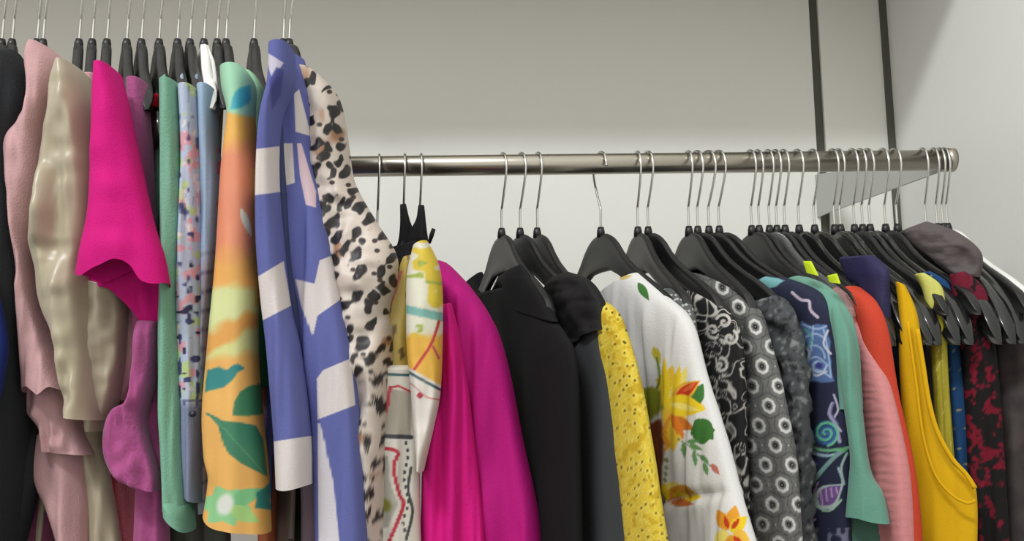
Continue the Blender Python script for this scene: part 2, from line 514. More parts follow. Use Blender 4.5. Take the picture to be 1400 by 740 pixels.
drape('skirt', [(34,640), (26,690), (16,800)], [(58,620), (75,690), (80,800)], plane(40, 1.02, 0), .02, m, g, seed=4)

# --- dusty pink blouse
m = cloth('dusty_pink_crepe', (222, 176, 178), rough=.75)
g = garment('pink_blouse', 'dusty pink blouse with a ruffled sleeve hanging second from the left', 'blouse', 0,0,0)
bag('body', 'l4', m, g, length=0.55, seed=5, u1=.12)
drape('sleeve', [(58,74), (48,92), (54,126), (52,160), (22,198), (30,250), (37,331), (42,440), (44,536)], [(76,72), (87,96), (82,135), (72,185), (66,250), (54,330), (58,400), (72,460), (104,534)], plane(60, .95, 0), .04, m, g, folds=(.006, 14, 90), seed=6, topr=.03, hem=[(0,2), (.3,-6), (.6,6), (.8,-4), (1,4)])
drape('ruffle', [(44,520), (41,558), (62,584), (66,615)], [(96,505), (106,560), (110,590), (122,622)], plane(80, .965, 0), .03, m, g, folds=(.010, 14, 60), seed=7)
drape('skirt', [(60,590), (53,628), (58,665), (80,712), (105,800)], [(114,590), (121,640), (123,690), (122,720), (124,800)], plane(80, .985, 0), .03, m, g, folds=(.008, 26, 200), seed=8)
m2 = cloth('pale_pink_jersey', (238, 190, 198))
tube('strap', [at(36,84,.99), at(40,105,.98), at(45,125,.98), at(50,140,.98)], [.003, .0048, .0042, .003], m2, g)

# --- cream satin blouse
m = mat('cream_satin', (166, 156, 132), 0.36, bump=.12, scale=38, sheen=.2)
g = garment('satin_blouse', 'shiny cream satin blouse with gathered sleeves between the dusty pink and magenta tops', 'blouse', 0,0,0)
bag('body', 'l5', m, g, length=0.7, seed=9, u1=.12)
drape('sleeve', [(94,98), (84,120), (74,169), (64,237), (50,318), (58,368), (66,420), (82,460), (92,500), (104,570)], [(110,95), (118,120), (128,170), (134,250), (128,330), (122,370), (122,420), (124,470), (128,520), (134,575)], plane(95, .93, 0), .038, m, g, folds=(.013, 24, 75), seed=12, topr=.03)
drape('second_sleeve', [(110,380), (120,430), (122,480), (122,540), (126,590)], [(168,390), (170,430), (166,490), (158,545), (140,590)], plane(140, .955, 0), .026, m, g, folds=(.010, 18, 60), seed=13)
drape('hem_panel', [(100,560), (108,610), (122,680), (130,800)], [(146,560), (142,610), (160,690), (175,800)], plane(135, 1.0, 0), .022, m, g, folds=(.007, 16, 160), seed=14)

m = cloth('pale_pink_jersey_knit', (228, 176, 184))
g = garment('pale_pink_top', 'pale pink top squeezed behind the cream satin blouse and the magenta top', 'top', 0,0,0)
bag('body', 'l6', m, g, length=0.50, seed=10, u1=.1)
drape('sleeve', [(117,106), (119,180), (124,290), (140,400), (165,480), (160,545)], [(134,104), (135,180), (150,290), (185,400), (193,480), (174,548)], plane(150, .985, 0), .018, m, g, folds=(.007, 16, 90), seed=11, topr=.03)

# --- magenta top
m = cloth('magenta_crepe', (226, 12, 134), rough=.8, bump=.4, scale=700)
g = garment('crepe_blouse', 'bright magenta top whose wide short sleeve flares in front of the row', 'top', 0,0,0)
bag('body', 'l7', m, g, length=0.52, seed=15, u1=.10)
drape('sleeve', [(139,98), (134,140), (132,200), (126,290), (113,350), (108,374)], [(158,96), (171,140), (184,203), (206,298), (222,348), (230,388)], plane(150, .90, 0), .03, m, g, folds=(.007, 40, 120), seed=16, topr=.02,
      hem=[(0,0), (.16,6), (.38,-8), (.56,-20), (.70,-16), (.80,2), (.92,5), (1,0)])
drape('sleeve_lining', [(116,340), (110,372), (117,393)], [(219,340), (231,390), (220,432)], plane(160, .935, 0), .008, m, g, folds=(.006, 18, 70), seed=17,
      hem=[(0,0), (.3,-10), (.5,-2), (.7,12), (.85,26), (.93,38), (1,6)])

# --- orchid knit
m = cloth('orchid_knit', (180, 84, 142), sheen=.2, scale=250, bump=.5)
g = garment('purple_knit', 'orchid purple knit with a puffed sleeve hanging beside the mint green shirt', 'knitwear', 0,0,0)
bag('body', 'l8', m, g, length=0.62, seed=18, u1=.1)
drape('body_front', [(178,114), (179,200), (182,330), (186,450), (190,560), (188,680), (182,800)], [(198,112), (206,200), (212,330), (219,470), (226,600), (229,700), (230,800)], plane(200, .965, 0), .02, m, g, folds=(.006, 12, 260), seed=19, topr=.02)
drape('puffed_sleeve', [(190,440), (183,540), (158,560), (145,590), (148,630), (166,655), (196,668)], [(216,440), (206,530), (196,570), (200,600), (208,630), (214,655), (214,672)], plane(180, .93, 0), .024, m, g, folds=(.013, 13, 80), seed=20)

# --- wine dress
m = cloth('wine_satin', (120, 10, 40), rough=.5)
mr = cloth('bright_red_cotton', (215, 15, 40))
g = garment('wine_dress', 'wine red dress with a bright red collar between the orchid knit and the mint shirt', 'dress', 0,0,0)
bag('body', 'l9', m, g, length=0.72, seed=21, u1=.1)
drape('collar', [(203,131), (203,150)], [(222,129), (224,150)], plane(212, 1.0, 0), .012, mr, g, folds=(.001, 20, 50), topr=.3)
drape('front', [(203,146), (206,230), (210,330), (190,560), (150,640), (150,800)], [(224,146), (226,230), (228,340), (228,560), (226,640), (226,800)], plane(212, 1.015, 0), .015, m, g, folds=(.004, 14, 200), seed=22)
h2 = root('clip_hanger', 'small glossy black clip hanger hooked over the collar of the wine red dress', 'hanger', at(213, 175, .975), None)
c0 = at(213, 175, .975)
tube('clip', [at(213,152,.985)-c0, at(216,158,.975)-c0, at(218,175,.972)-c0, at(217,192,.975)-c0, at(213,203,.985)-c0], [.002, .0055, .0065, .0055, .002], m_gloss, h2, 14)

# --- mint shirt
m = cloth('mint_linen', (134, 190, 164), bump=.4)
g = garment('mint_shirt', 'mint green long-sleeved shirt hanging between the wine dress and the pale blue floral shirt', 'shirt', 0,0,0)
bag('body', 'l10', m, g, length=0.55, seed=23, u1=.12)
drape('sleeve', [(226,119), (227,200), (226,300), (224,400), (223,480), (228,590), (231,690)], [(246,117), (249,200), (251,300), (246,400), (249,480), (256,620), (260,716)], plane(238, .94, 0), .03, m, g, folds=(.006, 10, 200), seed=24, topr=.015)
drape('cuff', [(231,668), (231,698)], [(258,690), (261,727)], plane(245, .935, 0), .031, m, g, folds=(.001, 12, 60), topr=.5)

# --- pale blue floral
def pr_blue(d):
    d.mix((250-d.y)/120*.0+0, (0,0,0))
    d.speck(13, 17, .25, (238, 176, 190), 31)
    d.speck(12, 22, .45, (205, 226, 160), 33)
    d.speck(9, 14, .55, (250, 235, 235), 35)
    lo = np.clip((d.y-330)/60, 0, 1)
    v = vnoise(d.x/6, d.y/10, 37); d.mix((v-.42)*6*(.35+lo), (78, 80, 128))
    v = vnoise(d.x/9, d.y/7, 39); d.mix((v-.55)*6*lo, (60, 60, 90))
    d.mix(np.clip((d.y-545)/14, 0, 1), (140, 150, 180))
    d.line([(250, 548), (282, 548)], 3, (120, 125, 160))
g = garment('floral_shirt', 'pale blue shirt with a pink and lime flower print, right of the mint shirt', 'shirt', 0,0,0)
bag('body', 'l11', m_dye, g, length=0.50, seed=25, u1=.12, base=(190,200,225))
slv = drape('sleeve', [(250,127), (253,220), (248,330), (248,440), (252,550), (260,676)], [(270,123), (276,220), (278,330), (279,440), (281,550), (279,686)], plane(262, .95, 0), .028, m_dye, g, pr_blue, folds=(.005, 11, 170), seed=26, topr=.015, step=1.2, base=(200, 212, 238))
bt = at(264, 566, .918)
tube('button', [bt, bt+Vector((0, -.0035, 0))], .0034, mat('dark_button', (40, 42, 60), .4), slv, 12)

# --- light blue shirt
def pr_plaid(d):
    lo = np.clip((d.y-330)/50, 0, 1)
    d.mix(lo*.6, (160, 150, 168))
    d.mix(lo*(np.abs(((d.y+d.x*.2) % 26)-13) < 3)*.7, (90, 88, 120))
    d.mix(lo*(np.abs((d.x % 11)-5) < 1.2)*.6, (215, 150, 150))
    d.mix((np.abs(d.x-299+ (d.y-200)*.004) < 2.4)*(d.y > 195)*(d.y < 330)*(vnoise(d.y/9, d.y*0, 3) > 0)*.9, (225, 130, 150))
g = garment('light_blue_shirt', 'light blue shirt turning to grey plaid lower down, left of the orange tropical shirt', 'shirt', 0,0,0)
bag('body', 'l12', m_dye, g, length=0.55, seed=27, u1=.12, base=(150,170,200))
drape('sleeve', [(274,124), (277,200), (277,300), (277,400), (276,520), (276,700)], [(293,122), (297,200), (302,270), (299,350), (292,440), (290,700)], plane(285, .965, 0), .024, m_dye, g, pr_plaid, folds=(.004, 10, 170), seed=28, topr=.015, base=(170, 196, 226))
# white strip
m = cloth('white_ribbon', (235, 236, 230))
g = garment('white_camisole', 'white camisole strap showing beside the white hanger above the light blue shirt', 'camisole', 0,0,0)
bag('body', 'lw', m, g, u0=-.17, u1=.06, length=.5, seed=29, T=.005)
tube('strap', [at(284,64,1.04), at(291,84,1.0), at(296,120,.99), (at(300,158,1.0))], [.0015, .0022, .0022, .0014], m, g, 8)

m = cloth('ash_grey_linen', (104, 108, 98))
g = garment('grey_trousers', 'ash grey trousers seen low under the hems of the mint and floral shirts', 'trousers', 0,0,0)
drape('leg', [(234,560), (234,700), (234,800)], [(276,560), (276,700), (278,800)], plane(262, 1.06, 0), .02, m, g, seed=130, folds=(.004, 12, 200))
drape('leg', [(274,560), (274,700), (274,800)], [(308,560), (312,700), (316,800)], plane(290, 1.09, 0), .02, m, g, seed=131, folds=(.004, 12, 200))
# --- tropical shirt
def pr_trop(d):
    y = d.y + 6*vnoise(d.x/14, d.y/20, 41)
    d.mix((y-152)/6, (246, 186, 84))
    d.mix((y-185)/30, (240, 150, 112))
    d.mix((y-330)/30, (250, 184, 96))
    d.mix(((y-385)/12), (226, 232, 164))
    d.mix(((y-428)+(d.x-330)*.5)/10, (240, 172, 84))
    d.mix(((y-452)+(d.x-330)*.6)/10, (228, 228, 150))
    d.mix(((y-482)+(d.x-310)*.2)/12, (248, 188, 98))
    d.mix((d.x-340-(d.y-200)*.03)/6*(d.y < 420)*(d.y > 230), (238, 186, 84))
    d.poly([(316,150), (318,132), (330,118), (344,116), (342,140), (332,148)], (64, 176, 196), 2, 3)
    d.leaf((329,284), (345,326), 11, (240, 236, 214))
    d.poly([(284,506), (300,502), (312,506), (318,500), (326,497), (336,504), (324,510), (318,520), (306,530), (292,534), (280,536)], (42, 140, 138), 1, 2)
    d.poly([(318,568), (320,550), (328,536), (340,528), (360,524), (362,566), (340,569)], (66, 138, 92), 0, 1.5)
    d.poly([(284,566), (292,570), (306,576), (330,578), (350,582), (360,600), (366,652), (352,645), (330,634), (312,620), (304,604), (298,582)], (58, 132, 98), 0, 1.5)
    d.line([(288,568), (310,590), (335,618), (364,650)], 1.2, (96, 170, 120))
    d.line([(283,566), (300,574)], 3, (60, 135, 110))
    for a in range(0, 360, 60):
        r = math.radians(a+10)
        d.leaf((308,692), (308+38*math.cos(r), 692+30*math.sin(r)), 26, (150, 216, 150))
    d.leaf((312,690), (362,668), 22, (130, 205, 140)); d.leaf((312,694), (356,714), 22, (176, 222, 130))
    d.poly([(352,672), (370,660), (370,698), (350,694)], (50, 140, 130), 2, 3)
    d.ell(308, 690, 11, 15, (238, 240, 230), 20, .5)
g = garment('tropical_shirt', 'orange shirt with a big green leaf print left of the blue and cream coat', 'shirt', 0,0,0)
bag('body', 'l13', m_dye_silk, g, length=0.45, seed=30, u1=.10, base=(200,175,110))
drape('second_sleeve', [(336,102), (343,130), (344,200), (346,300), (349,380)], [(350,104), (361,130), (360,200), (357,300), (356,380)], plane(350, .955, 0), .02, m_dye_silk, g, lambda d: (d.mix((d.y-205)/10, (60, 110, 80))), seed=31, base=(172, 226, 180), topr=.03)
drape('sleeve', [(307,104), (309,130), (317,165), (311,210), (306,260), (299,370), (288,480), (281,560), (283,620), (289,652), (282,702)], [(340,100), (346,116), (345,160), (347,210), (350,260), (350,370), (350,480), (357,570), (364,640), (367,700), (368,728)], plane(325, .92, 0), .035, m_dye_silk, g, pr_trop, folds=(.004, 30, 200), seed=32, topr=.012, base=(166, 222, 186), step=1.6, hem=[(0,0), (.2,9), (.5,6), (1,0)])

m = cloth('dark_green_viscose', (38, 104, 72))
g = garment('green_dress', 'dark green dress showing as a narrow strip behind the orange tropical shirt', 'dress', 0,0,0)
bag('body', 'l15', m, g, length=0.42, seed=33, u1=.1)
drape('side_panel', [(343,290), (346,360), (346,450), (346,530)], [(358,290), (364,380), (370,450), (375,530)], plane(358, 1.0, 0), .018, m, g, seed=34, folds=(.004, 12, 200))
m = cloth('rust_linen', (200, 112, 78))
g = garment('rust_trousers', 'rust orange trousers hanging low between the tropical shirt and the blue and cream coat', 'trousers', 0,0,0)
drape('leg', [(352,525), (354,620), (356,800)], [(376,525), (378,620), (378,800)], plane(366, 1.03, 0), .02, m, g, seed=35, folds=(.003, 12, 200))
drape('waist_panel', [(352,380), (352,535)], [(372,380), (372,535)], plane(362, 1.09, 0), .012, m, g, seed=36)

# --- blue and cream coat
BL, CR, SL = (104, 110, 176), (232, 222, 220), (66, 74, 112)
def pr_coat_sleeve(d):
    d.poly([(362,70), (372,76), (388,86), (378,100), (374,112), (368,96)], (214, 208, 226), 0, 1)
    d.poly([(340,205), (382,200), (388,262), (340,268)], CR, 0, 1)
    d.poly([(378,92), (388,96), (384,130), (372,150), (368,110)], (80, 84, 150), 0, 3)
    d.poly([(346,382), (388,357), (398,418), (350,443)], CR, 0, 1)
    d.poly([(360,606), (440,594), (440,700), (360,700)], CR, 0, 1)
def pr_coat_body(d):
    d.poly([(402,128), (409,122), (424,180), (424,186), (404,180)], CR, 0, 1)
    d.poly([(386,196), (400,196), (403,250), (390,254)], CR, 0, 1)
    d.poly([(406,196), (412,196), (432,262), (432,284), (418,280), (410,240)], (232, 204, 214), 0, 1)
    d.poly([(404,382), (430,388), (437,356), (458,348), (468,408), (434,432), (428,460), (412,420)], CR, 0, 1)
    d.poly([(433,518), (442,506), (480,490), (486,554), (434,574)], CR, 0, 1)
    d.poly([(434,578), (438,580), (456,660), (470,800), (436,800)], (224, 218, 226), 0, 1)
m = m_dye
g = garment('patterned_coat', 'periwinkle blue and cream block print coat in the middle of the rack', 'coat', 0,0,0)
bag('body', 'l16', m, g, length=0.60, seed=37, u1=.12, base=BL)
cbf = drape('body_front', [(384,80), (394,140), (388,230), (396,330), (404,420), (418,500), (432,570), (440,800)], [(408,76), (418,120), (424,203), (433,262), (445,330), (461,410), (476,490), (486,590), (500,800)], plane(420, .95, 22), .022, m, g, pr_coat_body, folds=(.007, 20, 300), seed=38, topr=.02, base=BL, step=1.0)
drape('gap_shade_strip', [(362,140), (366,240), (376,380), (396,520), (404,640)], [(386,140), (391,240), (404,390), (432,520), (440,640)], plane(400, .935, 0), .008, m, g, folds=(.002, 12, 200), base=SL, print_fn=lambda d: None)  # dark slate strip put in for the shaded gap between sleeve and body
drape('sleeve', [(372,74), (370,120), (362,160), (357,210), (355,320), (361,410), (368,480), (377,590), (381,666)], [(400,68), (400,110), (382,155), (377,230), (385,330), (395,416), (410,480), (423,590), (425,662)], plane(395, .91, 0), .032, m, g, pr_coat_sleeve, folds=(.006, 22, 300), seed=39, topr=.015, base=BL, step=1.0, hem=[(0,0), (.5,3), (1,0)])
bt = at(427, 549, .955)
tube('button', [bt + Vector((0,-.02,0)), bt + Vector((0, -.024, 0))], .0075, mat('pearl_button', (214, 226, 232), .25), cbf, 16)

# --- things low behind the coat
m = cloth('mauve_grey_knit', (132, 112, 124))
g = garment('mauve_grey_top', 'mauve grey top seen low under the cuff of the blue and cream coat', 'top', 0,0,0)
drape('body', [(405,560), (412,650), (414,800)], [(436,560), (438,650), (440,800)], plane(425, 1.02, 0), .02, m, g, seed=41)
m = mat('olive_camouflage', (60, 70, 54), .9, var=.8, scale=300)
g = garment('camouflage_jacket', 'dark mottled olive jacket low behind the cuff of the blue and cream coat', 'jacket', 0,0,0)
drape('body', [(372,540), (376,640), (378,800)], [(440,540), (450,640), (460,800)], plane(410, 1.08, 0), .03, m, g, seed=42)

# --- leopard blouse
def pr_leo(d):
    x0 = d.x.copy(); y0 = d.y.copy()
    d.x = x0 + 5*vnoise(x0/14, y0/14, 51); d.y = y0 + 5*vnoise(x0/14, y0/14, 52)
    bx, by, bi = d.cells(22, 23, .9, 53)
    rr = np.hypot((bx+.3*by)/7.4, by/9.2)
    r2 = rr*(1+.45*vnoise(x0/7, y0/7, 54))
    d.mix((vnoise(x0/22, y0/26, 55)-.5)*5*.8, (172, 124, 92))
    d.mix((1-r2)*4*(bi > -.75), (34, 29, 30))
    d.x = x0+12; d.y = y0+11
    bx, by, bi = d.cells(22, 23, .9, 57)
    d.mix((1-np.hypot(bx/4.5, by/3.6))*3*(bi > -.1), (60, 46, 40))
    d.x, d.y = x0, y0
g = garment('leopard_blouse', 'leopard print blouse in cream, black and brown right of the blue and cream coat', 'blouse', 0,0,0)
bag('body', 'l17', m_dye_silk, g, length=0.62, seed=43, u1=.12, base=(120,105,95))
drape('sleeve', [(418,112), (421,150), (426,200), (433,260), (442,320), (452,380), (460,430), (470,490), (482,560), (492,640), (496,800)], [(436,102), (456,126), (466,165), (474,225), (488,262), (512,302), (538,345), (538,385), (529,425), (534,490), (524,800)], plane(450, .985, 12), .038, m_dye_silk, g, pr_leo, folds=(.009, 24, 50), seed=44, topr=.01, base=(226, 212, 200), step=1.5)

# =================================================================== RIGHT RAIL
RL = [('a1', 518, 524, 'black', 'black hanger at the left end of the long rail, half hidden by the leopard blouse'),
      ('a2', 553, 556, 'black', 'black hanger carrying the yellow scarf print kimono, left one of its pair'),
      ('a3', 575, 592, 'black', 'black hanger carrying the yellow scarf print kimono, right one of its pair'),
      ('b1', 686, 757, 'black', 'black hanger carrying the black V-neck top, first of three close together'),
      ('b2', 711, 800, 'black', 'black hanger carrying the charcoal tank dress, middle of three close together'),
      ('b3', 734, 812, 'black', 'black hanger carrying the yellow eyelet dress, last of three close together'),
      ('c1', 820, 925, 'black', 'black hanger with its hook turned backwards carrying the white lily print blouse'),
      ('d1', 870, 945, 'black', 'black hanger just right of the white lily print blouse, left one of its pair'),
      ('d2', 884, 990, 'black', 'black hanger carrying the black and white swirl blouse, right one of its pair'),
      ('e1', 939, 1032, 'black', 'black hanger carrying the grey flower tile blouse'),
      ('e2', 951, 1072, 'black', 'black hanger carrying the charcoal lace top'),
      ('e3', 966, 1112, 'black', 'black hanger carrying the navy swirl dress'),
      ('e4', 980, 1124, 'black', 'black hanger between the navy swirl dress and the sage green sweater'),
      ('f1', 1024, 1140, 'black', 'black hanger carrying the sage green sweater'),
      ('f2', 1034, 1150, 'black', 'black hanger behind the one with the sage green sweater'),
      ('f3', 1048, 1165, 'clear', 'clear plastic hanger standing out pale among the black hangers'),
      ('f4', 1058, 1180, 'black', 'black hanger carrying the pink crinkle top'),
      ('f5', 1069, 1190, 'black', 'black hanger carrying the coral red top'),
      ('g1', 1088, 1216, 'gloss', 'glossy black hanger whose tip shows between the coral and mustard tops'),
      ('g2', 1109, 1240, 'gloss', 'glossy black hanger carrying the mustard yellow tank top'),
      ('h1', 1136, 1266, 'gloss', 'glossy black hanger whose tip crosses in front of the mustard strap'),
      ('h2', 1144, 1278, 'gloss', 'glossy black hanger carrying the olive yellow dress'),
      ('h3', 1163, 1292, 'black', 'black hanger hidden behind the olive yellow dress'),
      ('h4', 1174, 1304, 'gloss', 'glossy black hanger carrying the blue dotted dress'),
      ('h5', 1184, 1322, 'gloss', 'glossy black hanger with a shiny tip right of the blue dotted dress'),
      ('i1', 1205, 1336, 'black', 'black hanger carrying the black and red lace dress'),
      ('i2', 1221, 1360, 'gloss', 'glossy black hanger with a shiny tip just right of the red lace dress'),
      ('j1', 1260, 1378, 'gloss', 'glossy black hanger carrying the grey draped top near the end of the rail'),
      ('j2', 1275, 1392, 'gloss', 'glossy black hanger behind the grey draped top'),
      ('j3', 1283, 1404, 'black', 'second last black hanger at the right end of the long rail'),
      ('j4', 1289, 1416, 'white', 'white hanger, last at the right end of the long rail')]
for key, px, pe, kd, tx in RL:
    hanger(key, px, pe, tx, flip=(key == 'c1'), kind=kd)

# --- hot pink and magenta
m = cloth('deep_magenta_crepe', (196, 16, 130), rough=.8)
g = garment('magenta_blazer', 'deep magenta blazer with a broad shoulder left of the black V-neck top', 'blazer', 0,0,0)
bag('body', 'a1', m, g, length=0.62, seed=50, T=.006, u1=.06)
drape('sleeve', [(596,362), (606,420), (622,500), (632,600), (640,700), (650,800)], [(607,358), (640,392), (672,440), (692,500), (712,600), (734,700), (746,800)], plane(640, 1.04, 20), .03, m, g, folds=(.013, 24, 320), seed=51, topr=.05)
m = cloth('hot_pink_crepe', (232, 20, 140), rough=.8)
g = garment('hot_pink_top', 'hot pink top in front of the deep magenta blazer', 'top', 0,0,0)
drape('sleeve', [(604,420), (602,470), (600,540), (580,620), (576,700), (574,800)], [(618,416), (629,462), (640,530), (650,610), (660,700), (668,800)], plane(620, 1.0, 0), .028, m, g, folds=(.012, 16, 260), seed=52, topr=.04)
drape('body', [(598,430), (590,520), (585,800)], [(612,428), (630,520), (640,800)], plane(610, 1.06, 0), .02, m, g, folds=(.004, 22, 320), seed=53)

# --- kimono
def pr_kim(d):
    d.speck(22, 16, .1, (236, 206, 60), 61)
    d.speck(18, 9, .55, (176, 190, 80), 63)
    d.mix((np.abs(d.y-(424+(d.x-560)*.22)) < 6)*(d.x > 553)*.9, (120, 186, 178))
    d.mix((d.y-454)/10, (248, 192, 76))
    d.line([(600,440), (590,470), (570,500), (560,515)], 4, (214, 70, 66), 8)
    d.line([(592,474), (600,490)], 3, (214, 60, 90))
    yb = 503 + np.clip(d.x-560, -60, 60)*.55*(d.x > 560)
    d.mix((d.y-yb), (238, 230, 220))
    d.mix((2.6-np.abs(d.y-yb-7)), (52, 90, 92))
    d.mix((1.2-np.abs(d.y-yb-24-3*np.sin(d.x/7))), (200, 60, 66))
    d.ell(574, 541, 4.2, 4.2, (190, 60, 80)); d.ell(574, 541, 7.5, 7.5, (238,230,220), soft=.1) if False else None
def pr_kim2(d):
    d.mix((d.y-502), (226, 220, 208))
    d.mix((2.4-np.abs(d.y-512-(d.x-530)*.04)), (50, 96, 100))
    d.ell(521, 524, 4, 4, (190, 70, 90))
    d.poly([(508,528), (526,534), (514,604), (504,602)], (182, 182, 178))
    for q in range(8): d.ell(513+ (q % 2)*6, 540+q*9, 2, 2.4, (70, 74, 84))
    d.poly([(534,532), (562,536), (562,596), (520,592)], (172, 164, 148), 0, 2)
    d.line([(533,530), (528,560), (516,590), (508,612), (532,614), (544,620), (538,640), (546,676), (552,690), (540,722), (530,745)], 5, (192, 36, 60), 40)
    d.line([(533,530), (545,528), (562,536)], 3, (192, 46, 60))
    d.line([(516,596), (562,598)], 6, (54, 58, 60))
    d.poly([(505,620), (530,624), (534,660), (544,690), (530,722), (505,720)], (176, 172, 160), 0, 2)
    d.ell(522, 690, 14, 9, (128, 128, 52), 20, .5); d.ell(514, 660, 7, 12, (96, 100, 60), 0, .5)
    for q in range(14): d.ell(555+3*math.sin(q), 606+q*10, 2.2, 3, (58, 62, 66))
    d.line([(562,640), (558,670), (564,700), (556,735)], 4, (60, 64, 62), 16)
def pr_kim3(d):
    d.speck(9, 16, .35, (110, 90, 50), 66)
    d.line([(548,372), (540,400), (528,428)], 4, (196, 92, 84))
    d.mix((d.y-500), (226, 220, 208))
    d.mix((2.6-np.abs(d.y-511)), (50, 96, 100))
g = garment('scarf_print_kimono', 'yellow, white and teal scarf print kimono with a red chain border', 'kimono', 0,0,0)
bag('body', 'a2', m_dye_silk, g, length=0.5, seed=54, u1=.1, base=(150,135,90))
drape('inner_panel', [(552,352), (538,390), (527,440), (520,500), (508,540)], [(566,350), (562,390), (562,440), (562,500), (562,540)], plane(545, .995, 0), .016, m_dye_silk, g, pr_kim3, folds=(.005, 12, 160), seed=55, base=(198, 172, 84))
drape('lower_panel', [(512,500), (506,560), (503,620), (500,680), (500,800)], [(566,500), (570,560), (574,620), (574,680), (578,800)], plane(540, .98, 0), .02, m_dye_silk, g, pr_kim2, folds=(.004, 16, 120), seed=56, base=(222, 216, 200), step=1.5)
drape('sleeve', [(566,340), (557,378), (556,430), (557,480), (562,530), (566,580), (572,640)], [(586,332), (600,362), (605,400), (605,460), (603,520), (598,560), (578,645)], plane(580, .955, 0), .03, m_dye_silk, g, pr_kim, folds=(.005, 20, 90), seed=57, topr=.03, base=(240, 236, 214), step=1.5)
# black strappy top with two tall clips
m = cloth('black_strappy_knit', (30, 29, 31))
g = garment('black_strappy_top', 'black strappy top bunched round the hooks just above the yellow scarf print kimono', 'top', 0,0,0)
drape('strap', [(547,280), (547,310), (543,335), (531,352)], [(555,279), (560,300), (568,325), (566,362)], plane(555, 1.17, 0), .010, m, g, folds=(.003, 10, 40), seed=58, topr=.15)
drape('strap', [(572,281), (569,300), (560,318), (552,345)], [(580,281), (583,310), (586,330), (590,350)], plane(575, 1.15, 0), .010, m, g, folds=(.003, 10, 40), seed=59, topr=.15)
drape('body', [(533,340), (540,366), (546,400)], [(570,330), (560,380), (552,470)], plane(555, 1.06, 0), .014, m, g, folds=(.004, 12, 60), seed=60)
tube('strap_loop', [at(593,313,1.06), at(590,322,1.06), at(587,332,1.07)], [.0025, .003, .002], m, g, 8)

# --- black V-neck
m = cloth('black_jersey', (17, 17, 19), rough=.9, bump=.15)
g = garment('v_neck_top', 'black V-neck top on the first of three hangers, right of the deep magenta blazer', 'top', 0,0,0)
drape('front', [(655,402), (680,440), (690,520), (710,620), (736,720), (740,800)], [(700,392), (745,428), (770,455), (786,500), (790,650), (794,800)], hplane('b1', .002), .012, m, g, folds=(.005, 34, 320), seed=61, topr=.05)
drape('far_shoulder', [(636,391), (650,404), (660,440), (672,520), (690,720), (700,800)], [(658,372), (664,404), (690,420), (720,520), (760,720), (770,800)], hplane('b1', -.002), .009, m, g, folds=(.002, 30, 300), topr=.05)
drape('strap', [(690,372), (690,396), (700,420)], [(712,362), (738,400), (760,440)], hplane('b1', .004), .010, m, g, folds=(.001, 30, 100), topr=.3)

# --- charcoal tank
m = cloth('charcoal_jersey', (66, 68, 70), bump=.15)
mb = cloth('black_mesh', (22, 22, 23), rough=.7)
g = garment('tank_dress', 'charcoal grey tank dress with a gathered black shoulder, on the middle of three hangers', 'dress', 0,0,0)
drape('skirt', [(770,448), (782,500), (784,600), (780,700), (780,800)], [(826,428), (838,500), (852,600), (863,720), (868,800)], hplane('b2', .002), .012, m, g, folds=(.004, 40, 320), seed=62)
drape('gathered_shoulder', [(750,384), (750,410), (758,440), (776,480)], [(778,372), (804,384), (822,412), (830,450)], hplane('b2', .006), .013, mb, g, folds=(.006, 14, 24), seed=63, topr=.2)
drape('back_panel', [(700,420), (720,520), (740,800)], [(790,420), (800,520), (810,800)], hplane('b2', -.008), .005, m, g, folds=(.002, 30, 300))

# --- yellow eyelet
def pr_eye(d):
    bx, by, bi = d.cells(9, 12, .9, 71)
    r = np.hypot(bx, by)
    d.mix((2.0-r)*1.2*(bi > -.2), (84, 66, 24))
    d.mix((1.2-np.abs(r-3.4))*.7, (242, 222, 110))
    d.speck(7, 7, .4, (206, 172, 40), 73)
g = garment('eyelet_dress', 'yellow eyelet lace dress between the charcoal tank dress and the white lily print blouse', 'dress', 0,0,0)
drape('front', [(800,412), (820,480), (840,600), (858,720), (862,800)], [(824,412), (845,434), (868,508), (884,590), (908,740), (914,800)], hplane('b3', .002), .011, m_dye, g, pr_eye, folds=(.0018, 18, 200), seed=64, base=(226, 198, 62), step=1.5)
bag('body', 'b3', m_dye, g, u0=-.19, u1=.05, length=.6, seed=65, T=.006, base=(226, 198, 62))

